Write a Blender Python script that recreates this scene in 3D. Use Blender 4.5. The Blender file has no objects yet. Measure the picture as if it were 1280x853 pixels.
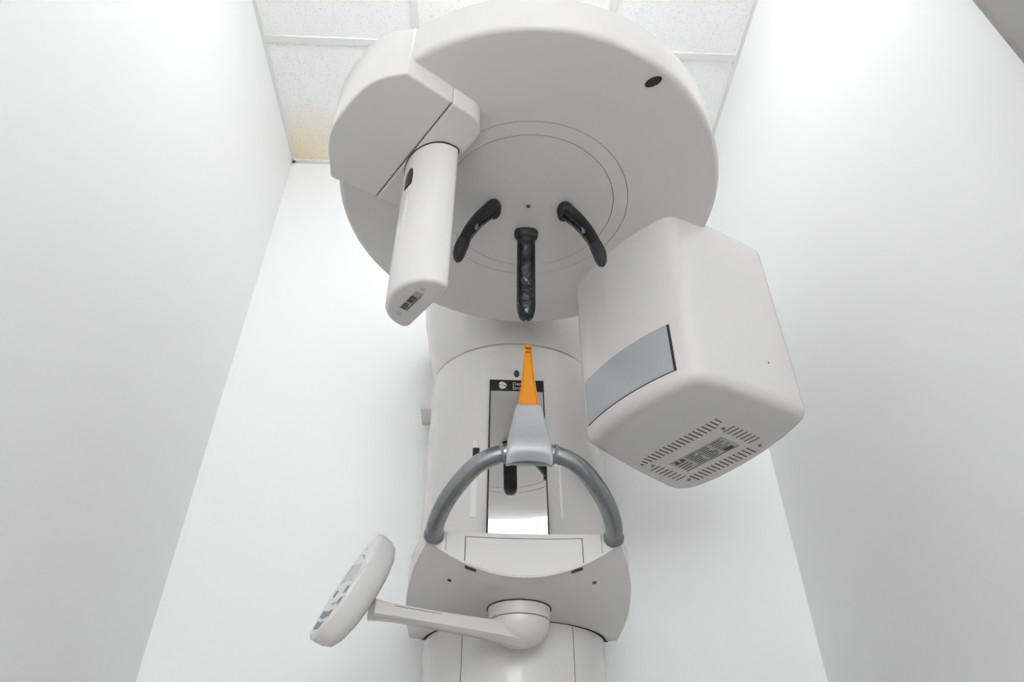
import bpy, bmesh, math, random
from mathutils import Vector, Matrix
random.seed(4)
ZC = 0.55                       # camera height above the floor; drafting heights are counted from the camera
SC = bpy.context.scene
COL = SC.collection
PI = math.pi

# ------------------------------------------------------------------ materials
def mat(name, color, rough=.5, metal=0, spec=.5, coat=0, bump=None, spots=None, emit=None, aniso=None):
    m = bpy.data.materials.new(name); m.use_nodes = True
    nt = m.node_tree; b = nt.nodes['Principled BSDF']
    b.inputs['Base Color'].default_value = (*color, 1)
    b.inputs['Roughness'].default_value = rough
    b.inputs['Metallic'].default_value = metal
    b.inputs['Specular IOR Level'].default_value = spec
    b.inputs['Coat Weight'].default_value = coat
    b.inputs['Coat Roughness'].default_value = .05
    if emit:
        b.inputs['Emission Color'].default_value = (*emit[0], 1)
        b.inputs['Emission Strength'].default_value = emit[1]
    tc = nt.nodes.new('ShaderNodeTexCoord')
    if bump:
        n = nt.nodes.new('ShaderNodeTexNoise'); n.inputs['Scale'].default_value = bump[0]
        n.inputs['Detail'].default_value = 3
        bp = nt.nodes.new('ShaderNodeBump'); bp.inputs['Strength'].default_value = bump[1]
        bp.inputs['Distance'].default_value = bump[2]
        nt.links.new(tc.outputs['Object'], n.inputs['Vector'])
        nt.links.new(n.outputs['Fac'], bp.inputs['Height'])
        nt.links.new(bp.outputs['Normal'], b.inputs['Normal'])
    if spots:                   # (scale, colour, low, high): wear speckles
        n = nt.nodes.new('ShaderNodeTexNoise'); n.inputs['Scale'].default_value = spots[0]
        n.inputs['Detail'].default_value = 4
        r = nt.nodes.new('ShaderNodeValToRGB')
        r.color_ramp.elements[0].position = spots[2]; r.color_ramp.elements[0].color = (*spots[1], 1)
        r.color_ramp.elements[1].position = spots[3]; r.color_ramp.elements[1].color = (*color, 1)
        nt.links.new(tc.outputs['Object'], n.inputs['Vector'])
        nt.links.new(n.outputs['Fac'], r.inputs['Fac'])
        nt.links.new(r.outputs['Color'], b.inputs['Base Color'])
    return m

WHITE = (.69, .674, .648)
M = {}
M['shell'] = mat('white_gloss_plastic', WHITE, .18, spec=.5)
M['shell2'] = mat('white_satin_plastic', (.80, .785, .755), .28)
M['wall'] = mat('white_wall_paint', (.90, .90, .90), .55, spec=.3, bump=(60, .08, .002))
M['floor'] = mat('pale_vinyl_floor', (.48, .465, .445), .4, bump=(30, .05, .002), spots=(18, (.43, .415, .40), .42, .58))
M['tee'] = mat('white_ceiling_grid', (.80, .80, .79), .4)
M['blackgloss'] = mat('black_gloss_plastic', (.012, .012, .014), .12, bump=(14, .35, .02))
M['blackwrap'] = mat('black_wrapped_plastic', (.012, .012, .015), .16, bump=(22, .5, .016))
M['blackmatte'] = mat('black_matte_plastic', (.020, .021, .023), .5)
M['gap'] = mat('dark_gap', (.05, .045, .04), .8, spec=.1)
M['bar'] = mat('silver_painted_bar', (.31, .315, .33), .27, metal=.9, spots=(330, (.22, .225, .24), .33, .42))
M['holder'] = mat('silver_painted_holder', (.43, .44, .46), .46, metal=.35, spots=(420, (.34, .34, .35), .30, .38))
M['flange'] = mat('slate_rubber', (.16, .19, .21), .5)
M['orange'] = mat('orange_plastic', (.72, .275, .002), .45, spec=.3)
M['mirror'] = mat('mirror_glass', (.88, .88, .85), .015, metal=1)
M['black_print'] = mat('black_glass_print', (.018, .018, .018), .2)
M['grey_print'] = mat('grey_print', (.62, .62, .62), .5)
M['window'] = mat('grey_tinted_window', (.43, .43, .45), .06, spec=.6)
M['label'] = mat('grey_label_foil', (.42, .42, .40), .35)
M['label_ink'] = mat('dark_label_ink', (.06, .06, .06), .6)
M['slot'] = mat('dark_slot', (.09, .085, .08), .9, spec=.1)
M['screw'] = mat('steel_screw', (.30, .33, .36), .3, metal=.8)
M['cover'] = mat('grey_plastic_plug', (.50, .495, .48), .4)
M['face'] = mat('pale_keypad_foil', (.80, .80, .79), .35)
M['key'] = mat('grey_keys', (.13, .14, .15), .5)
M['lcd'] = mat('grey_display', (.45, .47, .47), .12)
M['lens'] = mat('dark_lens', (.16, .10, .08), .1)
M['warm_print'] = mat('warm_print', (.70, .45, .25), .6)
M['trim'] = mat('greige_door_casing', (.26, .25, .23), .5)
M['lamp_frame'] = mat('lamp_frame_white', (.8, .8, .8), .4)

def ceiling_material():
    m = mat('mineral_fibre_tile', (.86, .86, .85), .9, spec=.1)
    nt = m.node_tree; b = nt.nodes['Principled BSDF']
    tc = nt.nodes.new('ShaderNodeTexCoord')
    v = nt.nodes.new('ShaderNodeTexVoronoi'); v.inputs['Scale'].default_value = 150
    n = nt.nodes.new('ShaderNodeTexNoise'); n.inputs['Scale'].default_value = 60; n.inputs['Detail'].default_value = 2
    nt.links.new(tc.outputs['Object'], v.inputs['Vector']); nt.links.new(tc.outputs['Object'], n.inputs['Vector'])
    r1 = nt.nodes.new('ShaderNodeMapRange'); r1.inputs['From Min'].default_value = .16; r1.inputs['From Max'].default_value = .34
    nt.links.new(v.outputs['Distance'], r1.inputs['Value'])
    r2 = nt.nodes.new('ShaderNodeMapRange'); r2.inputs['From Min'].default_value = .50; r2.inputs['From Max'].default_value = .62
    nt.links.new(n.outputs['Fac'], r2.inputs['Value'])
    mx = nt.nodes.new('ShaderNodeMath'); mx.operation = 'MAXIMUM'
    nt.links.new(r1.outputs['Result'], mx.inputs[0]); nt.links.new(r2.outputs['Result'], mx.inputs[1])
    c1 = nt.nodes.new('ShaderNodeMixRGB'); c1.inputs[1].default_value = (.76, .76, .75, 1); c1.inputs[2].default_value = (.95, .95, .945, 1)
    nt.links.new(mx.outputs[0], c1.inputs['Fac'])
    # damp stain in the back left corner of the ceiling (shape of its own)
    sub = nt.nodes.new('ShaderNodeVectorMath'); sub.operation = 'DISTANCE'
    sub.inputs[1].default_value = (-.70, 1.70, 0)
    sep = nt.nodes.new('ShaderNodeVectorMath'); sep.operation = 'MULTIPLY'; sep.inputs[1].default_value = (1, 1, 0)
    nt.links.new(tc.outputs['Object'], sep.inputs[0]); nt.links.new(sep.outputs[0], sub.inputs[0])
    n2 = nt.nodes.new('ShaderNodeTexNoise'); n2.inputs['Scale'].default_value = 6
    nt.links.new(tc.outputs['Object'], n2.inputs['Vector'])
    ad = nt.nodes.new('ShaderNodeMath'); ad.operation = 'MULTIPLY_ADD'; ad.inputs[1].default_value = .14
    nt.links.new(n2.outputs['Fac'], ad.inputs[0]); nt.links.new(sub.outputs['Value'], ad.inputs[2])
    r3 = nt.nodes.new('ShaderNodeMapRange'); r3.inputs['From Min'].default_value = .08; r3.inputs['From Max'].default_value = .36
    r3.inputs['To Min'].default_value = .85; r3.inputs['To Max'].default_value = 0
    nt.links.new(ad.outputs[0], r3.inputs['Value'])
    c2 = nt.nodes.new('ShaderNodeMixRGB'); c2.blend_type = 'MULTIPLY'; c2.inputs[2].default_value = (.95, .80, .50, 1)
    nt.links.new(r3.outputs['Result'], c2.inputs['Fac']); nt.links.new(c1.outputs[0], c2.inputs[1])
    nt.links.new(c2.outputs[0], b.inputs['Base Color'])
    bp = nt.nodes.new('ShaderNodeBump'); bp.inputs['Strength'].default_value = .4; bp.inputs['Distance'].default_value = .003
    nt.links.new(mx.outputs[0], bp.inputs['Height']); nt.links.new(bp.outputs['Normal'], b.inputs['Normal'])
    return m
M['tile'] = ceiling_material()

# ------------------------------------------------------------------ object helpers
def world_loc(o):
    v = Vector(o.location)
    while o.parent:
        o = o.parent; v += o.location
    return v

def finish(name, bm, material, parent=None, angle=35, loc=None):
    """bm is in drafting coordinates (z from the camera). Links ONE mesh object."""
    bmesh.ops.recalc_face_normals(bm, faces=bm.faces[:])
    for v in bm.verts: v.co.z += ZC
    cs = [v.co for v in bm.verts]
    lo = Vector((min(c[i] for c in cs) for i in range(3))); hi = Vector((max(c[i] for c in cs) for i in range(3)))
    base = Vector(((lo.x+hi.x)/2, (lo.y+hi.y)/2, lo.z)) if loc is None else Vector(loc)
    for v in bm.verts: v.co -= base
    for f in bm.faces: f.smooth = True
    for e in bm.edges:
        if len(e.link_faces) == 2 and e.calc_face_angle(0) > math.radians(angle): e.smooth = False
    me = bpy.data.meshes.new(name); bm.to_mesh(me); bm.free()
    mats = material if isinstance(material, list) else [material]
    for mm in mats: me.materials.append(mm)
    o = bpy.data.objects.new(name, me); COL.objects.link(o)
    if parent:
        o.parent = parent; o.location = base - world_loc(parent)
    else:
        o.location = base
    return o

def empty(name, loc):
    o = bpy.data.objects.new(name, None); COL.objects.link(o); o.location = loc; o.empty_display_size = .1
    return o

def tag(o, label, cat, group=None):
    o['label'] = label; o['category'] = cat
    if group: o['group'] = group
    return o

def structure(o):
    o['kind'] = 'structure'; return o

def loops(bm, rings, cap0=True, cap1=True, closed=True):
    vr = [[bm.verts.new(p) for p in r] for r in rings]
    n = len(vr[0])
    for a, b in zip(vr, vr[1:]):
        for i in range(n if closed else n-1):
            j = (i+1) % n
            bm.faces.new((a[i], a[j], b[j], b[i]))
    if cap0: bm.faces.new(list(reversed(vr[0])))
    if cap1: bm.faces.new(vr[-1])
    return vr

def box(bm, x0, x1, y0, y1, z0, z1, bevel=0, seg=2):
    r = bmesh.ops.create_cube(bm, size=1)
    for v in r['verts']:
        v.co = Vector((x0+(v.co.x+.5)*(x1-x0), y0+(v.co.y+.5)*(y1-y0), z0+(v.co.z+.5)*(z1-z0)))
    if bevel:
        es = list({e for v in r['verts'] for e in v.link_edges})
        bmesh.ops.bevel(bm, geom=es, offset=bevel, segments=seg, profile=.5, affect='EDGES')

def lathe(bm, prof, cx, cy, n=96, cap0=True, cap1=True):
    loops(bm, [[(cx+r*math.cos(2*PI*i/n), cy+r*math.sin(2*PI*i/n), z) for i in range(n)] for r, z in prof], cap0, cap1)

def annulus(bm, prof, cx, cy, n=128):
    """closed profile revolved: ring"""
    rings = [[(cx+r*math.cos(2*PI*i/n), cy+r*math.sin(2*PI*i/n), z) for i in range(n)] for r, z in prof]
    loops(bm, rings + [rings[0]], False, False)
    bmesh.ops.remove_doubles(bm, verts=bm.verts[:], dist=1e-6)

def area2(p): return sum(p[i][0]*p[(i+1) % len(p)][1]-p[(i+1) % len(p)][0]*p[i][1] for i in range(len(p)))

def rpoly(poly, radii, inset=0, n=6):
    """rounded convex polygon, optionally inset; always the same number of points"""
    if area2(poly) < 0: poly = poly[::-1]; radii = radii[::-1]
    P = [Vector(p) for p in poly]; N = len(P)
    if inset:
        Q = []
        for i in range(N):
            a, b, c = P[i-1], P[i], P[(i+1) % N]
            d1 = (b-a).normalized(); d2 = (c-b).normalized()
            n1 = Vector((-d1.y, d1.x)); n2 = Vector((-d2.y, d2.x))
            k = 1+n1.dot(n2)
            Q.append(b+(n1+n2)*(inset/k))
        P = Q
    out = []
    for i in range(N):
        a, b, c = P[i-1], P[i], P[(i+1) % N]
        r = max(radii[i]-inset, .0008)
        d1 = (a-b).normalized(); d2 = (c-b).normalized()
        th = math.acos(max(-1, min(1, d1.dot(d2))))
        if th > PI-.02:
            for k in range(n+1): out.append(b + (d2-d1).normalized()*(k/n-.5)*1e-4)
            continue
        t = r/math.tan(th/2)
        t = min(t, .49*(a-b).length, .49*(c-b).length); r = t*math.tan(th/2)
        bis = (d1+d2).normalized(); cen = b+bis*(r/math.sin(th/2))
        p0 = b+d1*t; p1 = b+d2*t
        a0 = math.atan2(p0.y-cen.y, p0.x-cen.x); a1 = math.atan2(p1.y-cen.y, p1.x-cen.x)
        da = (a1-a0+PI) % (2*PI)-PI
        for k in range(n+1):
            an = a0+da*k/n; out.append(cen+Vector((math.cos(an), math.sin(an)))*r)
    return out

def prism_r(bm, poly, radii, z0, z1, fb=.004, ft=.002, n=6, fn=5):
    """rounded polygon prism with a rounded bottom edge fb and top edge ft"""
    rings = []
    for k in range(fn+1):
        a = PI/2*k/fn
        rings.append((fb*(1-math.sin(a)), z0+fb*(1-math.cos(a))))
    for k in range(fn+1):
        a = PI/2*k/fn
        rings.append((ft*(1-math.cos(a)), z1-ft*(1-math.sin(a))))
    loops(bm, [[(p.x, p.y, z) for p in rpoly(poly, radii, i, n)] for i, z in rings])

def catmull(pts, n=8):
    P = [Vector(p) for p in pts]; P = [P[0]*2-P[1]]+P+[P[-1]*2-P[-2]]
    out = []
    for i in range(1, len(P)-2):
        for k in range(n):
            t = k/n
            a, b, c, d = P[i-1], P[i], P[i+1], P[i+2]
            out.append(.5*((2*b)+(c-a)*t+(2*a-5*b+4*c-d)*t*t+(3*b-a-3*c+d)*t**3))
    out.append(P[-2].copy()); return out

def sweep(bm, path, side, prof, scale=None, cap=True):
    """sweep a closed profile [(u,v)] along path; u runs along 'side' as far as it is square to the path"""
    rings = []
    for i, p in enumerate(path):
        t = (path[min(i+1, len(path)-1)]-path[max(i-1, 0)]).normalized()
        s = Vector(side); s = (s-t*s.dot(t)).normalized(); w = t.cross(s)
        k = scale(i/(len(path)-1)) if scale else (1, 1)
        rings.append([p+s*u*k[0]+w*v*k[1] for u, v in prof])
    loops(bm, rings, cap, cap)

def circ(r, n=20, e=1, pw=2):
    out = []
    for i in range(n):
        a = 2*PI*i/n; c, s = math.cos(a), math.sin(a)
        out.append((r*abs(c)**(2/pw)*(1 if c >= 0 else -1), r*e*abs(s)**(2/pw)*(1 if s >= 0 else -1)))
    return out

def at2(o, a, b): return (o[0]+a*AX[0]+b*BX[0], o[1]+a*AX[1]+b*BX[1])

def obb(bm, origin, ex, ey, ez, i0, i1, j0, j1, k0, k1, bevel=0):
    """box in a local frame"""
    r = bmesh.ops.create_cube(bm, size=1)
    o = Vector(origin)
    for v in r['verts']:
        c = v.co+Vector((.5, .5, .5))
        v.co = o+Vector(ex)*(i0+c.x*(i1-i0))+Vector(ey)*(j0+c.y*(j1-j0))+Vector(ez)*(k0+c.z*(k1-k0))
    if bevel:
        es = list({e for v in r['verts'] for e in v.link_edges})
        bmesh.ops.bevel(bm, geom=es, offset=bevel, segments=2, profile=.5, affect='EDGES')

# ------------------------------------------------------------------ the room
XL, XR, YB, YF, ZT, ZF = -.745, .793, 1.700, -2.3, 2.137, -ZC
T = .1
def wall(name, *b):
    bm = bmesh.new(); box(bm, *b); return structure(finish(name, bm, M['wall']))
wall('wall_left', XL-T, XL, YF-T, YB+T, ZF, ZT+.3)
wall('wall_right', XR, XR+T, YF-T, YB+T, ZF, ZT+.3)
wall('wall_back', XL, XR, YB, YB+T, ZF, ZT+.3)
# front wall behind the camera, its unseen window added to let in fill light
WX0, WX1, WZ0, WZ1 = -.58, .63, -.25, 1.25
bm = bmesh.new()
box(bm, XL, WX0, YF-T, YF, ZF, ZT+.3); box(bm, WX1, XR, YF-T, YF, ZF, ZT+.3)
box(bm, WX0, WX1, YF-T, YF, ZF, WZ0); box(bm, WX0, WX1, YF-T, YF, WZ1, ZT+.3)
structure(finish('wall_front', bm, M['wall']))
bm = bmesh.new()
for x0, x1 in ((WX0, WX0+.04), (WX1-.04, WX1), ((WX0+WX1)/2-.02, (WX0+WX1)/2+.02)): box(bm, x0, x1, YF-.075, YF-.025, WZ0, WZ1, .003)
for z0, z1 in ((WZ0, WZ0+.04), (WZ1-.04, WZ1)): box(bm, WX0, WX1, YF-.075, YF-.025, z0, z1, .003)
win = structure(finish('fill_window', bm, M['tee']))
pane = bpy.data.materials.new('clear_pane'); pane.use_nodes = True
nt = pane.node_tree; nt.nodes.clear()
o_ = nt.nodes.new('ShaderNodeOutputMaterial'); mx = nt.nodes.new('ShaderNodeMixShader'); tr_ = nt.nodes.new('ShaderNodeBsdfTransparent'); gl = nt.nodes.new('ShaderNodeBsdfGlossy')
gl.inputs['Roughness'].default_value = .02; mx.inputs[0].default_value = .06
nt.links.new(tr_.outputs[0], mx.inputs[1]); nt.links.new(gl.outputs[0], mx.inputs[2]); nt.links.new(mx.outputs[0], o_.inputs[0])
bm = bmesh.new(); box(bm, WX0+.035, WX1-.035, YF-.052, YF-.048, WZ0+.035, WZ1-.035)
finish('fill_window_pane', bm, pane, win)
la = bpy.data.lights.new('fill_window_portal', 'AREA'); la.shape = 'RECTANGLE'; la.size = WX1-WX0; la.size_y = WZ1-WZ0; la.cycles.is_portal = True
lo = bpy.data.objects.new('fill_window_portal', la); COL.objects.link(lo)
lo.location = ((WX0+WX1)/2, YF-T-.005, (WZ0+WZ1)/2+ZC); lo.rotation_euler = (PI/2, 0, PI)
bm = bmesh.new(); box(bm, XL, XR, YF, YB, ZF-T, ZF); structure(finish('floor', bm, M['floor']))
bm = bmesh.new(); box(bm, XL, XR, YF, YB, ZT, ZT+.05); o = structure(finish('ceiling', bm, M['tile'], loc=(0, 0, ZT+ZC)))
# suspended ceiling grid: tee bars every 0.61 m and the wall angle
bm = bmesh.new()
for y in (1.213, .603, -.007, -.617, -1.227, -1.837): box(bm, XL, XR, y-.012, y+.012, ZT-.006, ZT+.004, .001, 1)
structure(finish('trim_1', bm, M['tee']))
bm = bmesh.new()
for x in (-.2526, .357): box(bm, x-.012, x+.012, YF, YB, ZT-.0055, ZT+.004, .001, 1)
structure(finish('trim_2', bm, M['tee']))
bm = bmesh.new()
box(bm, XL, XL+.012, YF, YB, ZT-.008, ZT+.002); box(bm, XR-.012, XR, YF, YB, ZT-.008, ZT+.002)
box(bm, XL, XR, YB-.014, YB, ZT-.008, ZT+.002)
structure(finish('trim_3', bm, M['tee']))
# door casing on the right wall, just inside the frame at the top right
bm = bmesh.new(); box(bm, XR-.05, XR, .30, .520, ZF, ZT-.3, .022, 5)
structure(finish('trim_4', bm, M['trim']))

# ------------------------------------------------------------------ ceiling lamps (above and behind the camera)
LAMP = 6.2
def ceiling_lamp(x, y, lx, ly, strength, label):
    L = empty('ceiling_light', (x, y, ZT+ZC-.135))
    bm = bmesh.new(); box(bm, x-lx/2-.01, x+lx/2+.01, y-ly/2-.01, y+ly/2+.01, ZT-.012, ZT-.001, .003)
    finish('lamp_housing', bm, M['lamp_frame'], L)
    m = mat('lit_lens', (.9, .9, .9), .4, emit=((.985, .995, 1), strength))
    bm = bmesh.new(); box(bm, x-lx/2, x+lx/2, y-ly/2, y+ly/2, ZT-.135, ZT-.011, .02, 3)
    finish('lamp_diffuser', bm, m, L)
    tag(L, label, 'ceiling light')
ceiling_lamp(.052, .60, .50, .50, LAMP, 'white square ceiling light box above the rotating disc')
# ------------------------------------------------------------------ the x-ray machine
XM, YC = .069, 1.515            # median plane, column axis
CX, CY = .069, .878             # axis of the rotating disc
TH = math.radians(35.3)
AX = (math.cos(TH), math.sin(TH)); BX = (-math.sin(TH), math.cos(TH)); O = (CX, CY)
MACH = empty('x_ray_machine', (XM, YC, 0))
tag(MACH, 'white panoramic dental x-ray machine on a column against the back wall', 'x-ray machine')

def clip_back(bm, y=1.69):
    for v in bm.verts:
        if v.co.y > y: v.co.y = y

# lower column
def squash(bm):
    for v in bm.verts: v.co.y = 1.50+(v.co.y-YC)*.92
bm = bmesh.new(); lathe(bm, [(.1815, ZF+.001), (.1815, .45)], XM+.0025, YC, 96); squash(bm); clip_back(bm)
base = finish('lower_column', bm, M['shell'], MACH)
def arc_panel(bm, r0, r1, half, z0, z1, n=24, dx=0):
    a1 = math.asin(half/r1)
    rings = []
    for z in (z0, z1):
        pts = [(XM+dx+r1*math.sin(-a1+2*a1*k/n), YC-r1*math.cos(-a1+2*a1*k/n), z) for k in range(n+1)]
        pts += [(XM+dx+r0*math.sin(a1-2*a1*k/n), YC-r0*math.cos(a1-2*a1*k/n), z) for k in range(n+1)]
        rings.append(pts)
    loops(bm, rings)
bm = bmesh.new(); arc_panel(bm, .17, .1817, .1035, ZF+.002, .40, dx=.0025); squash(bm); finish('gap_strip', bm, M['gap'], base)
bm = bmesh.new(); arc_panel(bm, .17, .1822, .1022, ZF+.003, .40, dx=.0025); squash(bm); finish('front_panel', bm, M['shell'], base)

# sliding carriage (upper column)
def carriage_rings():
    R = []
    for z, rx in [(.430, .218), (.435, .220), (.45, .222), (.50, .221), (.56, .212), (.62, .2055), (1.0115, .205)]:
        R.append([(XM+.004+(rx+.004)*math.cos(2*PI*i/128), YC+.1955*math.sin(2*PI*i/128), z) for i in range(128)])
    return R
bm = bmesh.new(); loops(bm, carriage_rings()); clip_back(bm, 1.685)
carr = finish('carriage', bm, M['shell'], MACH)
bm = bmesh.new(); arc_panel(bm, .185, .197, .110, .47, 1.0110, 32)
finish('front_panel', bm, M['shell'], carr)
# mirror with its black frame and printed header
YMIR = 1.305
mir = bmesh.new(); box(mir, XM-.0615, XM+.0615, YMIR, YMIR+.012, .462, .9095, .001, 1)
MT = math.tan(math.radians(3.2))
def tilt(bm):
    for v in bm.verts: v.co.y += (v.co.z-.686)*MT
tilt(mir)
mirror = finish('mirror', mir, M['black_print'], MACH)
bm = bmesh.new(); box(bm, XM-.058, XM+.0585, YMIR-.0007, YMIR+.004, .465, .8765); tilt(bm)
finish('mirror_glass', bm, M['mirror'], mirror)
def text_mesh(body, size, loc, name, parent, material, sx=1):
    cu = bpy.data.curves.new('t', 'FONT'); cu.body = body; cu.size = size; cu.extrude = .0003
    t = bpy.data.objects.new('t', cu); COL.objects.link(t)
    bpy.context.view_layer.update()
    me = bpy.data.meshes.new_from_object(t.evaluated_get(bpy.context.evaluated_depsgraph_get()))
    bpy.data.objects.remove(t)
    bm = bmesh.new(); bm.from_mesh(me)
    for v in bm.verts: v.co = Vector((loc[0]+v.co.x*sx, loc[1]-v.co.z, loc[2]+v.co.y))
    tilt(bm)
    return finish(name, bm, material, parent)
text_mesh('Dentsply', .0125, (XM-.010, YMIR-.0004, .8935), 'header_lettering', mirror, M['grey_print'])
text_mesh('Sirona', .0125, (XM-.010, YMIR-.0004, .8815), 'header_lettering', mirror, M['grey_print'])
bm = bmesh.new()
def flat(bm, pts, y0, y1):
    loops(bm, [[(p[0], y0, p[1]) for p in pts], [(p[0], y1, p[1]) for p in pts]])
lx, lz = XM-.031, .8925
up = [(-.009+.018*t, .0015-.003*t+.0005) for t in [0, .5, 1]]
flat(bm, [(lx-.0090, lz+.0035), (lx-.0080, lz+.0075), (lx-.0030, lz+.0100), (lx+.0030, lz+.0080), (lx+.0075, lz+.0030), (lx+.0090, lz-.0015), (lx+.0050, lz-.0005), (lx, lz+.0015), (lx-.0050, lz+.0028)], YMIR-.0012, YMIR+.001)
flat(bm, [(lx-.0090, lz+.0010), (lx-.0040, lz+.0008), (lx+.0010, lz-.0012), (lx+.0060, lz-.0035), (lx+.0055, lz-.0070), (lx+.0020, lz-.0095), (lx-.0040, lz-.0098), (lx-.0080, lz-.0065)], YMIR-.0012, YMIR+.001)
tilt(bm); finish('header_emblem', bm, M['grey_print'], mirror)
# lens in a black socket above the mirror
bm = bmesh.new()
def disc_y(bm, cx, cz, rx, rz, y0, y1, n=24):
    loops(bm, [[(cx+rx*math.cos(2*PI*i/n), y, cz+rz*math.sin(2*PI*i/n)) for i in range(n)] for y in (y0, y1)])
disc_y(bm, XM, .926, .0062, .0092, 1.3155, 1.33)
lens = finish('camera_socket', bm, M['blackmatte'], carr)
bm = bmesh.new(); disc_y(bm, XM, .924, .0030, .0050, 1.3145, 1.322); finish('camera_lens', bm, M['lens'], lens)
# slider recesses left and right of the mirror
def on_front(x): return YC-math.sqrt(.197**2-(x-XM)**2)
for s in (-1, 1):
    x = XM+s*.0865; y = on_front(x)
    bm = bmesh.new(); box(bm, x-.0078, x+.0078, y-.0015, y+.02, .585, .765, .0012, 2)
    sl = finish('slider_track', bm, M['shell2'], carr)
    bm = bmesh.new(); box(bm, x-.0075, x+.0075, y-.005, y+.01, .700, .742, .002, 2)
    kn = finish('slider_knob', bm, M['blackmatte'] if s < 0 else M['shell2'], carr)
# wall bracket behind the column
bm = bmesh.new(); box(bm, XM-.245, XM-.10, 1.615, 1.699, 1.012, 1.048, .004)
finish('wall_bracket', bm, M['shell2'], MACH)

# flared neck above the carriage
prof = [(.203, 1.0135), (.2065, 1.015), (.2085, 1.025), (.217, 1.07), (.230, 1.14), (.243, 1.22), (.25, 1.32)]
bm = bmesh.new(); lathe(bm, prof, XM+.003, YC, 128)
for v in bm.verts: v.co.y = YC+(v.co.y-YC)*.965
clip_back(bm, 1.69)
finish('neck', bm, M['shell'], MACH)
# overhead arm that carries the disc
bm = bmesh.new()
arm_poly = [(XM-.13, 1.62), (XM-.13, .90), (XM-.09, .75), (XM+.09, .75), (XM+.13, .90), (XM+.13, 1.62)]
prism_r(bm, arm_poly, [.03, .1, .08, .08, .1, .03], 1.130, 1.30, .02, .03)
finish('overhead_arm', bm, M['shell'], MACH)

# rotating disc: shell, bearing ring and centre cap are separate mouldings with fine gaps
RD = .347
bm = bmesh.new()
fil = [(RD-.010+.010*math.sin(PI/2*k/6), 1.000+.010*(1-math.cos(PI/2*k/6))) for k in range(7)]
annulus(bm, [(.1842, 1.0), ] + fil + [(RD, 1.088), (RD-.004, 1.092), (.1842, 1.092)], CX, CY, 160)
disc = finish('rotor_disc', bm, M['shell'], MACH, 30)
bm = bmesh.new(); annulus(bm, [(.1577, .9995), (.1832, 1.0005), (.1832, 1.05), (.1577, 1.05)], CX, CY)
finish('bearing_ring', bm, M['shell'], disc)
bm = bmesh.new(); lathe(bm, [(.1565, 1.0), (.1565, 1.05)], CX, CY, 128); cap = finish('centre_cap', bm, M['shell'], disc)
bm = bmesh.new(); lathe(bm, [(.19, 1.012), (.19, 1.06)], CX, CY, 64); finish('gap_backing', bm, M['gap'], disc)
bm = bmesh.new(); lathe(bm, [(.0015, .998), (.0040, .9985), (.0044, 1.003)], CX, CY, 20); finish('screw', bm, M['screw'], disc)
bm = bmesh.new(); lathe(bm, [(.0019, .9975), (.0021, 1.001)], CX, CY, 6); finish('screw_socket', bm, M['slot'], disc)
# oval sensor port near the front rim
bm = bmesh.new()
c0 = (.2495, .6135); e1 = (.78, -.62); 
ring = lambda s, z: [(c0[0]+s*(.0140*math.cos(a)*.0+.0135*math.cos(a)*.92-.0070*math.sin(a)*.4), c0[1]+s*(.0085*math.cos(a)*-.35+.0095*math.sin(a)), z) for a in [2*PI*i/24 for i in range(24)]]
loops(bm, [ring(1, .9992), ring(1, 1.004)])
finish('sensor_port', bm, M['gap'], disc)

# housing on the disc that carries the sensor column (outer and inner moulding, seam between)
def arc_pts(a_mid, sag, half, n):
    R = (half*half+sag*sag)/(2*sag); c = a_mid+R; an = math.asin(half/R)
    return [(c-R*math.cos(-an+2*an*k/n), R*math.sin(-an+2*an*k/n)) for k in range(n+1)]
outer = [(p.x, p.y) for p in catmull([(-.329, -.119, 0), (-.354, -.090, 0), (-.3705, -.051, 0), (-.3755, .009, 0), (-.368, .064, 0), (-.331, .131, 0)], 8)]
pol = [at2(O, a, b) for a, b in outer] + [at2(O, -.2482, .1225), at2(O, -.2482, -.119)]
rad = [.0015]+[.03]*(len(outer)-2)+[.012]+[.0008, .0008]
bm = bmesh.new(); prism_r(bm, pol, rad, .959, 1.0895, .004, .002, 3, 4)
hous = finish('sensor_carrier', bm, M['shell'], MACH, 30)
pol = [at2(O, -.2470, .1225), at2(O, -.178, .113), at2(O, -.178, -.119), at2(O, -.2470, -.119)]
bm = bmesh.new(); prism_r(bm, pol, [.0008, .045, .045, .0008], .959, 1.060, .004, .002, 8, 4)
finish('carrier_cover', bm, M['shell'], hous, 30)
bm = bmesh.new(); pol = [at2(O, -.255, .116), at2(O, -.240, .115), at2(O, -.240, -.1135), at2(O, -.255, -.1135)]
prism_r(bm, pol, [.001]*4, .964, 1.05, .001, .001, 2, 2); finish('gap_strip', bm, M['gap'], hous)

# sensor column: D profile, flat side to the disc axis
def dprof(inset=0, n=28):
    pts = []
    for k in range(n+1):
        th = PI*k/n
        pts.append((-.196-(.050-inset)*math.sin(th)**.9, .006+(.0590-inset)*math.cos(th)))
    # the two rounded corners on the flat side
    h = .0590-inset; f = -.1865-inset
    for k in range(1, 6):
        a = PI/2*k/5; pts.append((-.196+(.0095-inset)*math.sin(a), .006-h+.011*(1-math.cos(a))))
    for k in range(0, 5):
        a = PI/2*(1-k/5); pts.append((-.196+(.0095-inset)*math.sin(a), .006+h-.011*(1-math.cos(a))))
    return [at2(O, a, b) for a, b in pts]
bm = bmesh.new()
rings = []
for k in range(6):
    a = PI/2*k/5; rings.append([(x, y, .654+.006*(1-math.cos(a))) for x, y in dprof(.006*(1-math.sin(a)))])
rings += [[(x, y, z) for x, y in dprof(i)] for i, z in ((0, .957), (.0012, .9573), (.0012, .962))]
loops(bm, rings)
sens = finish('sensor_column', bm, M['shell'], MACH, 40)
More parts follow.
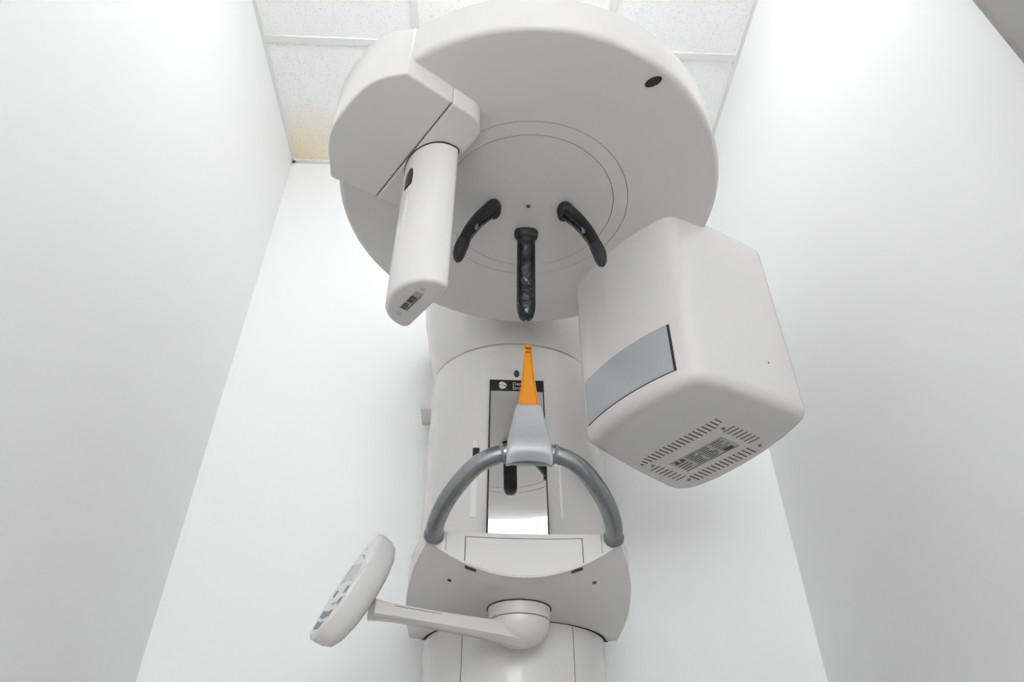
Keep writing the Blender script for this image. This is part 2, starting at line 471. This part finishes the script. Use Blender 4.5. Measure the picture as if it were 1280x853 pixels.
bm = bmesh.new(); loops(bm, [[(x, y, z) for x, y in dprof(-.0012)] for z in (.9575, .9605)]); finish('gap_ring', bm, M['gap'], sens)
# flat bottom plate features
ea = (AX[0], AX[1], 0); eb = (BX[0], BX[1], 0); ez = (0, 0, 1)
def stub(bm, a, b, z0, z1, r, n=20):
    x, y = at2(O, a, b); lathe(bm, [(r*.9, z0), (r, z0+.0006), (r, z1)], x, y, n)
for b in (-.027, .039):
    bm = bmesh.new(); stub(bm, -.2155, b, .6532, .656, .0036); sc = finish('screw_cover', bm, M['cover'], sens)
bm = bmesh.new(); obb(bm, (CX, CY, 0), ea, eb, ez, -.2215, -.2085, -.018, .028, .6535, .6545)
lab = finish('barcode_label', bm, M['label'], sens)
bm = bmesh.new()
b = -.006
while b < .026:
    w = random.choice((.0007, .0012, .0018)); 
    if not .0075 < b < .0105: obb(bm, (CX, CY, 0), ea, eb, ez, -.2210, -.2120+random.choice((0, 0, -.002)), b, b+w, .6531, .654)
    b += w+random.choice((.0006, .0009))
for k in range(9): obb(bm, (CX, CY, 0), ea, eb, ez, -.2108, -.2092, -.012+.0042*k, -.012+.0042*k+random.uniform(.002, .0035), .6531, .654)
finish('label_print', bm, M['label_ink'], lab)
# dark laser shutter near the top of its left edge, with a shallow groove under it
def cap_bead(bm, a, b, z0, z1, ra, rb):
    x, y = at2(O, a, b); n = 16
    zs = [(0, .15), (.12, .62), (.3, .9), (.5, 1), (.8, 1), (.97, .95), (1, .6)]
    rings = []
    for t, k in reversed(zs):
        rings.append([(x+AX[0]*ra*k*math.cos(q)+BX[0]*rb*k*math.sin(q), y+AX[1]*ra*k*math.cos(q)+BX[1]*rb*k*math.sin(q), z1-(z1-z0)*t) for q in [2*PI*i/n for i in range(n)]])
    loops(bm, rings)
bm = bmesh.new(); cap_bead(bm, -.2410, .0040, .874, .930, .0075, .0140); finish('laser_window', bm, M['blackgloss'], sens)
bm = bmesh.new(); cap_bead(bm, -.2445, .0050, .765, .879, .0025, .0085); finish('laser_channel', bm, M['shell'], sens)
bm = bmesh.new(); cap_bead(bm, -.1865, -.006, .672, .700, .006, .006); finish('laser_knob', bm, M['blackmatte'], sens)

# tube head ---------------------------------------------------------------
tl, tf, tr, tb = Vector((.181, 1.111)), Vector((.334, .887)), Vector((.557, .997)), Vector((.406, 1.314))
d = tf-tl; nn = Vector((-d.y, d.x)).normalized()
if nn.dot(Vector((CX, CY))-tl) < 0: nn = -nn
NB = 9
bul = [tl+d*t+nn*(.020*4*t*(1-t)) for t in [.13+.70*k/(NB-1) for k in range(NB)]]
d2 = tr-tf; n2 = Vector((d2.y, -d2.x)).normalized()
b2 = [tf+d2*t+n2*(.006*4*t*(1-t)) for t in (.3, .5, .75)]
d3 = tb-tr; n3 = Vector((d3.y, -d3.x)).normalized()
b3 = [tr+d3*t+n3*(.028*4*t*(1-t)) for t in (.22, .4, .58, .74)]
d4 = tl-tb; n4 = Vector((d4.y, -d4.x)).normalized()
b4 = [tb+d4*t+n4*(.006*4*t*(1-t)) for t in (.35, .5, .7)]
tpoly = [tuple(p) for p in [tl]+bul+[tf]+b2+[tr]+b3+[tb]+b4]
trad = [.040]+[.06]*NB+[.046]+[.06]*3+[.045]+[.06]*4+[.075]+[.06]*3
bm = bmesh.new(); prism_r(bm, tpoly, trad, .628, 1.014, .021, .004, 5, 8)
tube = finish('tube_head', bm, M['shell'], MACH, 40)
# curved grey window wrapped on the face towards the patient
def face_pt(t, off): 
    p = tl+d*t+nn*(.020*4*t*(1-t)+off); return p
bm = bmesh.new()
def win_strip(bm, t0, t1, z0, z1, o0, o1, n=16):
    rings = []
    for k in range(n+1):
        t = t0+(t1-t0)*k/n; a = face_pt(t, o0); b_ = face_pt(t, o1)
        rings.append([(a.x, a.y, z0), (b_.x, b_.y, z0), (b_.x, b_.y, z1), (a.x, a.y, z1)])
    loops(bm, rings)
win_strip(bm, .065, .868, .6565, .7515, -.006, .0012)
wf = finish('window_frame', bm, M['blackmatte'], tube, 30)
bm = bmesh.new(); win_strip(bm, .069, .853, .6575, .7505, -.004, .0018); finish('beam_window', bm, M['window'], wf, 30)
# grille on the underside
S1 = (.3193, 1.1830, .628); g1 = (.5685, -.8542, 0); g2 = (.8542, .5685, 0)
bm = bmesh.new()
ZA, ZB = .6113, .6125     # counted from .612, the slots sit flush in the underside
for k in range(20):
    i = -.0095+k*.00985; j0 = -.034+ (.012 if k == 0 else .006 if k == 1 else .002 if k == 2 else 0)
    if k < 3: j1 = -.0125-.001*(2-k)
    else: j1 = -.0095
    if k == 18: j1 = -.015
    if k == 19: j1 = -.017
    obb(bm, S1, g1, g2, ez, i-.0011, i+.0011, j0, j1, ZA-.612, ZB-.612)
for k in range(14):
    i = .012+k*.01025; obb(bm, S1, g1, g2, ez, i-.0011, i+.0011, .0865, .112, ZA-.612, ZB-.612)
for k in range(7):
    j = .012+k*.0112; obb(bm, S1, g1, g2, ez, -.0165, .0065, j-.0008, j+.0008, ZA-.612, ZB-.612)
    j = .010+k*.0108; obb(bm, S1, g1, g2, ez, .1585, .1825, j-.0008, j+.0008, ZA-.612, ZB-.612)
finish('vent_grille', bm, M['slot'], tube)
for i, j in ((0, 0), (.1657, 0), (.1657, .0968), (0, .0968)):
    x = S1[0]+g1[0]*i+g2[0]*j; y = S1[1]+g1[1]*i+g2[1]*j
    bm = bmesh.new(); lathe(bm, [(.0020, .6256), (.0036, .6262), (.0040, .6295)], x, y, 18)
    q = finish('screw', bm, M['screw'], tube)
    bm = bmesh.new(); lathe(bm, [(.0018, .6253), (.0018, .627)], x, y, 6); finish('screw_socket', bm, M['slot'], q)
bm = bmesh.new(); obb(bm, S1, g1, g2, ez, .022, .145, .0205, .067, -.0012, .0005)
pl = finish('rating_plate', bm, M['label'], tube)
bm = bmesh.new()
for (i0, i1, rows) in ((.026, .056, 5), (.060, .084, 7), (.088, .112, 7), (.115, .141, 6)):
    for r in range(rows):
        j = .024+r*(.040/rows)
        if i0 == .026 and r < 1: continue
        L = random.uniform(.5, 1)*(i1-i0)
        obb(bm, S1, g1, g2, ez, i0, i0+L, j, j+.0022, -.0015, -.0005)
for (i0, i1, j0, j1) in ((.030, .038, .0235, .031), (.043, .052, .0235, .031), (.118, .137, .055, .064), (.0845, .0855, .022, .066), (.0575, .0583, .022, .066)):
    obb(bm, S1, g1, g2, ez, i0, i1, j0, j1, -.0015, -.0005)
obb(bm, S1, g1, g2, ez, .022, .145, .0658, .067, -.0016, -.0005)
finish('plate_print', bm, M['label_ink'], pl)
# tiny dark indicator hole on the outer side
bm = bmesh.new(); q = tf+d2*.655+n2*.0055
obb(bm, (q.x, q.y, .708), (d2.normalized().x, d2.normalized().y, 0), (0, 0, 1), (n2.x, n2.y, 0), -.0013, .0013, -.0013, .0013, -.002, .0006, .0004)
finish('indicator_hole', bm, M['gap'], tube)
# head supports --------------------------------------------------------------
FY = .945
def fore_prof(w, t, n=24): return circ(w, n, t/w, 2.8)
bm = bmesh.new()
path = [Vector((XM, FY+.002*k/12, 1.0-.19*k/12)) for k in range(13)]
zb = .80
rings = []
for z, k in [(.987, 1), (.95, 1), (.92, 1), (.89, 1), (.86, 1), (.842, 1), (.831, .95), (.823, .84), (.818, .66), (.8152, .42), (.814, .18)]:
    rings.append([(XM+u*k, FY+.040*(1-z)/.186+v*min(1, k+.25), z) for u, v in circ(.0178, 28, .75, 2.4)])
loops(bm, rings)
fs = finish('forehead_support', bm, M['blackwrap'], MACH, 50)
bm = bmesh.new()
for_f = [(.0200, .983, ), (.0220, .986), (.0232, .992), (.0232, .9995)]
loops(bm, [[(XM+u, FY+v, z) for u, v in circ(r, 32, .62, 2.3)] for r, z in for_f])
finish('support_flange', bm, M['blackmatte'], fs)
for s in (-1, 1):
    pts = [(.0665, 1.0), (.078, .985), (.0945, .962), (.1105, .930), (.1215, .895), (.126, .872), (.127, .856)]
    path = catmull([(XM+.002+s*a, .884, z) for a, z in pts], 6)
    bm = bmesh.new()
    sweep(bm, path[:-7], (0, 1, 0), circ(.0175, 20, .74, 2.6), lambda t: (1.02-.30*t**1.5, 1-.35*t))
    ts = finish('temple_support', bm, M['blackgloss'], MACH, 50)
    bm = bmesh.new()
    sweep(bm, path[22:], (0, 1, 0), circ(.0178, 20, .66, 2.1), lambda t: (max(.12, (.80+.12*math.sin(PI*min(1, t*1.2)))*(1-t**5)), max(.1, .98*(1-t**3*.85))))
    finish('support_pad', bm, M['blackmatte'], ts, 60)
    bm = bmesh.new()
    loops(bm, [[(XM+.002+s*(.0665)+u, .884+v, z) for u, v in circ(r, 24, 1.45, 2)] for r, z in [(.0115, .985), (.0138, .988), (.0145, .9995)]])
    finish('support_flange', bm, M['blackmatte'], ts)
    bm = bmesh.new(); p = path[15]
    lathe(bm, [(.002, p.z-.016), (.0032, p.z-.015), (.0032, p.z)], p.x-s*.006, .876, 12)
    finish('support_pin', bm, M['flange'], ts)

# chin unit ------------------------------------------------------------------
ST = [(1.100, .157, .387, .440, 2.0), (1.112, .161, .3866, .437, 2.0), (1.14, .172, .386, .430, 2.2), (1.18, .184, .3855, .420, 2.8), (1.22, .193, .385, .410, 3.8),
      (1.27, .200, .3845, .401, 5), (1.33, .205, .384, .393, 7), (1.40, .2065, .384, .388, 9), (1.465, .2065, .384, .386, 10), (1.475, .2055, .386, .388, 10)]
def unit_bottom(y, f):          # f = |x|/w
    for (y0, w0, c0_, e0, p0), (y1, w1, c1, e1_, p1) in zip(ST, ST[1:]):
        if y0 <= y <= y1:
            t = (y-y0)/(y1-y0); L = lambda a, b_: a+(b_-a)*t
            return L(w0, w1), L(c0_, c1)+(L(e0, e1_)-L(c0_, c1))*f**L(p0, p1)
ZTOP = .459
def concave(y, f): return y+(.014*(1-f*f) if y < 1.101 else .012*(1-f*f) if y < 1.113 else .006*(1-f*f) if y < 1.15 else 0)
bm = bmesh.new(); rings = []
NX = 40
for (y, w, c_, e_, p) in ST:
    ring_ = []
    for k in range(NX+1):
        f = -1+2*k/NX; f = math.copysign(abs(f)**.85, f)
        ring_.append((XM+w*f, concave(y, abs(f)), c_+(e_-c_)*abs(f)**p))
    zt = ZTOP
    for k in range(NX+1):
        f = 1-2*k/NX; f = math.copysign(abs(f)**.85, f)
        ring_.append((XM+w*f, concave(y, abs(f)), zt))
    rings.append(ring_)
vr = loops(bm, rings, False, True)
for k in range(NX): bm.faces.new((vr[0][k], vr[0][k+1], vr[0][2*NX-k], vr[0][2*NX+1-k]))
# round the lip edge
es = [e for e in bm.edges if all(abs(v.co.y-concave(1.1, min(1, abs(v.co.x-XM)/.157))) < 1e-5 for v in e.verts) and len(e.link_faces) == 2 and e.calc_face_angle(0) > .6]
bmesh.ops.bevel(bm, geom=es, offset=.004, segments=3, profile=.5, affect='EDGES')
unit = finish('chin_unit', bm, M['shell'], MACH, 40)
bm = bmesh.new(); annulus(bm, [(.178, .3835), (.1858, .3835), (.1858, .386), (.178, .386)], XM+.0025, YC); squash(bm)
for v in bm.verts: v.co.y = min(v.co.y, 1.47)
bmesh.ops.remove_doubles(bm, verts=bm.verts[:], dist=1e-5); finish('gap_ring', bm, M['gap'], unit)
# drawer front in the lip, outlined by a slightly larger dark slab behind it
def lip_slab(bm, half, ztop, dz, off, back, n=24, foot=False):
    rings = []
    for k in range(n+1):
        x = -half+2*half*k/n; f = abs(x)/.157
        zb_ = .387+.053*f**2+dz; y = concave(1.1, f)
        rings.append([(XM+x, y+off, zb_), (XM+x, y+back, zb_), (XM+x, y+back, ztop), (XM+x, y+off, ztop)])
    loops(bm, rings)
bm = bmesh.new(); lip_slab(bm, .0965, .4515, .0035, -.0006, .02); gp = finish('drawer_gap', bm, M['gap'], unit)
bm = bmesh.new(); lip_slab(bm, .0950, .4502, .0020, -.0012, .03); finish('drawer', bm, M['shell'], unit, 30)
for s in (-1, 1):               # dark notch under each end of the drawer and the screw holes
    bm = bmesh.new()
    w_, z_ = unit_bottom(1.125, .57)
    obb(bm, (XM+s*.086, 1.1165, z_-.0012), (1, 0, s*.34), (-s*.10, 1, 0), (0, 0, 1), -.009, .009, -.0022, .0022, -.001, .004)
    finish('drawer_notch', bm, M['gap'], unit)
    w_, z_ = unit_bottom(1.168, .121/.181)
    bm = bmesh.new(); loops(bm, [[(XM+s*.121+.0035*math.cos(q), 1.168+.0035*math.sin(q), z_+s*.13*.0035*math.cos(q)+dz) for q in [2*PI*i/16 for i in range(16)]] for dz in (-.0008, .002)])
    finish('screw_hole', bm, M['slot'], unit)

for s in (-1, 1):               # moulding joints beside the drawer
    f = .127/.157; y = concave(1.1, f)
    bm = bmesh.new(); box(bm, XM+s*.127-.0004, XM+s*.127+.0004, y-.0004, y+.004, .387+.053*f*f+.004, .4555)
    finish('moulding_joint', bm, M['slot'], unit)
# grip bar ---------------------------------------------------------------------
half = [(.147, 1.098, .4495), (.1425, 1.070, .4595), (.129, 1.035, .475), (.108, 1.003, .4930), (.080, .980, .5145), (.045, .968, .5272), (0, .964, .5325)]
pts = [(XM-a, y, z) for a, y, z in half]+[(XM+a, y, z) for a, y, z in reversed(half[:-1])]
path = catmull(pts, 8)
bm = bmesh.new(); sweep(bm, path, (.3, -.2, 1), circ(.0145, 28))
bar = finish('grip_bar', bm, M['bar'], MACH, 60)
for s in (0, -1):
    p, q = path[s], path[1 if s == 0 else -2]
    t = (q-p).normalized()
    bm = bmesh.new(); sweep(bm, [p-t*.004, p-t*.001, p+t*.004, p+t*.006], (.3, -.2, 1), circ(.0165, 28), lambda t_: (1, 1) if t_ < .9 else (.9, .9))
    finish('bar_collar', bm, M['flange'], bar, 50)
# holder that wraps the bar
HY = .960
bm = bmesh.new()
rings = []
for z, w, yf, yb in [(.505, .0355, .957, .966), (.512, .0362, .950, .972), (.522, .0358, .9455, .9800), (.532, .0350, .9440, .9810), (.545, .0335, .9455, .9770), (.556, .0315, .949, .9715), (.575, .0275, .951, .9685), (.592, .0242, .952, .968), (.604, .0215, .9525, .9675), (.6100, .0196, .953, .967), (.611, .0188, .9535, .9665)]:
    r_ = []
    for u, v in circ(1, 48, 1, 7):
        r_.append((XM+u*w, (yf+yb)/2+v*(yb-yf)/2, z-(.0065*(1-u*u) if False else 0)+(.007*(1-u*u) if z < .516 else 0)))
    rings.append(r_)
loops(bm, rings)
finish('bite_holder', bm, M['holder'], MACH, 45)
for s in (-1, 1):
    k = 4*8+4 if s < 0 else len(path)-1-(4*8+4)
    p = path[k]; q = path[k+1]; 
    j = min(range(len(path)), key=lambda i: abs(path[i].x-(XM+s*.0372)))
    t = (path[j+1]-path[j-1]).normalized()
    bm = bmesh.new(); sweep(bm, [path[j]-t*.0025, path[j]+t*.0025], (.3, -.2, 1), circ(.0166, 28)); finish('holder_seal', bm, M['flange'], bar)

# underside hinge, arm and keypad ------------------------------------------------
HX, HYY = .069, 1.270
bm = bmesh.new(); lathe(bm, [(.0535, .3635), (.0548, .3655), (.0555, .3865)], HX, HYY, 64); hub = finish('hinge_collar', bm, M['shell'], MACH)
bm = bmesh.new(); lathe(bm, [(.0575, .3835), (.0575, .3865)], HX, HYY, 64); finish('gap_ring', bm, M['gap'], hub)
# dome and arm as one moulding
A0 = Vector((HX+.006, HYY-.006, .3395)); A1 = Vector((-.172, 1.150, .3455))
bm = bmesh.new()
prof = []
for k in range(11):
    a = PI/2*k/10; prof.append((.0528*math.sin(a)**.75+.001, .3615-.040*math.cos(a)))
prof.append((.0515, .3623))
lathe(bm, prof, HX, HYY, 64)
dirv = (A1-A0).normalized()
armp = [(.0125, .0105), (.0145, .007), (.0145, -.0085), (.0085, -.0125), (-.0085, -.0125), (-.0145, -.0085), (-.0145, .007), (-.0125, .0105)]
armp = [(v, u) for u, v in armp]
pth = [A0+(A1-A0)*t for t in (0, .12, .3, .6, .85, .95, 1)]
side = Vector((0, 0, 1))
rings = []
for p, k in zip(pth, (1.55, 1.45, 1.15, 1.02, 1, 1.1, 1.25)):
    sidev = Vector((-dirv.y, dirv.x, 0)).normalized()
    rings.append([p+sidev*u*k+Vector((0, 0, 1))*v*k for v, u in armp])
loops(bm, rings)
arm = finish('keypad_arm', bm, M['shell'], MACH, 50)
bm = bmesh.new()
sidev = Vector((-dirv.y, dirv.x, 0)).normalized()
if sidev.y > 0: sidev = -sidev
for t0, t1, nn_ in ((.1, .93, 1),):
    a = A0+(A1-A0)*t0; b_ = A0+(A1-A0)*t1
    rings = [[p+sidev*.0143+Vector((0, 0, .0062)), p+sidev*.0149+Vector((0, 0, .0062)), p+sidev*.0149+Vector((0, 0, .0070)), p+sidev*.0143+Vector((0, 0, .0070))] for p in (a, b_)]
    loops(bm, rings)
finish('arm_seam', bm, M['gap'], arm)

# keypad: oval plate, face to the left
KC = Vector((-.213, 1.128, .378))
tl_ = Vector((.445, .02, .895)).normalized()
nrm = Vector((-.790, -.469, .393)); nrm = (nrm-tl_*nrm.dot(tl_)).normalized()
wv = nrm.cross(tl_)
KL, KW = .094, .052
def kp(u, v, n_): return KC+wv*u+tl_*v+nrm*n_
def oval(s, dn, grow=0, sh=(0, 0)):
    pts = []
    for i in range(48):
        a = 2*PI*i/48; c, s_ = math.cos(a), math.sin(a)
        u = (KW*s+grow)*abs(c)**(2/2.25)*(1 if c >= 0 else -1)+sh[0]; v = (KL*s+grow)*abs(s_)**(2/2.25)*(1 if s_ >= 0 else -1)+sh[1]
        pts.append(kp(u, v, dn))
    return pts
bm = bmesh.new()
loops(bm, [oval(.97, .0), oval(.995, -.0015), oval(1, -.004), oval(1.0, -.012), oval(.985, -.024), oval(.93, -.034), oval(.80, -.041), oval(.58, -.046), oval(.3, -.048)])
kpad = finish('keypad', bm, M['shell'], MACH, 50)
bm = bmesh.new(); loops(bm, [oval(.945, -.001), oval(.945, .0006)]); finish('keypad_foil', bm, M['face'], kpad)
def key(name, u, v, du, dv, m, h=.0011):
    bm = bmesh.new(); obb(bm, kp(u, v, 0), wv, tl_, nrm, -du/2, du/2, -dv/2, dv/2, -.001, h); return finish(name, bm, m, kpad)
key('display', 0, .019, .056, .032, M['lcd'])
key('display_edge', .0300, .019, .0034, .034, M['key'])
for u in (-.031, -.019): pass
KEYS = [(-.036, -.014), (-.027, -.014), (.018, -.018), (.027, -.017), (-.038, -.033), (-.029, -.034), (-.026, -.054), (-.016, -.055), (-.006, -.056), (.004, -.056), (.014, -.055), (.024, -.053), (-.015, -.073), (-.005, -.074), (.005, -.074), (.015, -.072)]
for u, v in KEYS: key('key', u, v, .0044, .0120, M['key'])
key('key_bar', -.006, -.036, .022, .004, M['label'])
for u, v in ((-.012, .045), (-.003, .050), (.006, .052)): key('symbol', u, v, .004, .003, M['key'])
key('symbol', .012, .066, .006, .004, M['warm_print'])

# orange bite block in the holder ---------------------------------------------
bm = bmesh.new()
BB = [(.611, .0165, .0048), (.625, .0150, .0048), (.645, .0124, .0046), (.665, .0102, .0044), (.685, .0085, .0042), (.700, .0073, .0040), (.712, .0064, .0040), (.7185, .0060, .0040)]
rings = []
for z, w, t in BB:
    y = .960-.013*((z-.611)/.1075)
    e = min(.0019, w*.3)
    # U shaped section: raised side rims, recessed web facing the camera
    rings.append([(XM-w, y+t, z), (XM-w, y-t, z), (XM-w+e, y-t, z), (XM-w+e+.0006, y-t*.1, z), (XM+w-e-.0006, y-t*.1, z), (XM+w-e, y-t, z), (XM+w, y-t, z), (XM+w, y+t, z)])
loops(bm, rings)
w, y, t = .0060, .947, .0040
box(bm, XM-.0060, XM+.0060, y-.0062, y+.0042, .7170, .7225, .0012, 2)
box(bm, XM-.0048, XM+.0048, y-.0055, y+.0015, .7095, .7120, .0005, 1)
bite = finish('bite_block', bm, M['orange'], None, 35)
tag(bite, 'orange plastic bite block standing upright in the silver holder on the grip bar', 'bite block')

# ------------------------------------------------------------------ camera
cam = bpy.data.cameras.new('camera'); camo = bpy.data.objects.new('camera', cam); COL.objects.link(camo)
cam.sensor_width = 36; cam.lens = 878/1280*36; cam.clip_start = .01
p, yw, rl = math.radians(37.75), math.radians(2.53), math.radians(.05)
fwd = Vector((0, math.cos(p), math.sin(p))); upv = Vector((0, -math.sin(p), math.cos(p))); rt = Vector((1, 0, 0))
rt, upv = rt*math.cos(rl)+upv*math.sin(rl), upv*math.cos(rl)-rt*math.sin(rl)
Zr = Matrix.Rotation(-yw, 3, 'Z')
rt, upv, fwd = Zr@rt, Zr@upv, Zr@fwd
mw = Matrix((rt, upv, -fwd)).transposed().to_4x4(); mw.translation = Vector((0, 0, ZC))
camo.matrix_world = mw
SC.camera = camo

# ------------------------------------------------------------------ world and view
w = bpy.data.worlds.new('world'); SC.world = w; w.use_nodes = True
w.node_tree.nodes['Background'].inputs['Color'].default_value = (.97, .99, 1, 1)
w.node_tree.nodes['Background'].inputs['Strength'].default_value = 8.5
vs = SC.view_settings
vs.view_transform = 'Standard'; vs.look = 'None'; vs.gamma = 1; vs.use_curve_mapping = False
vs.exposure = 0.15
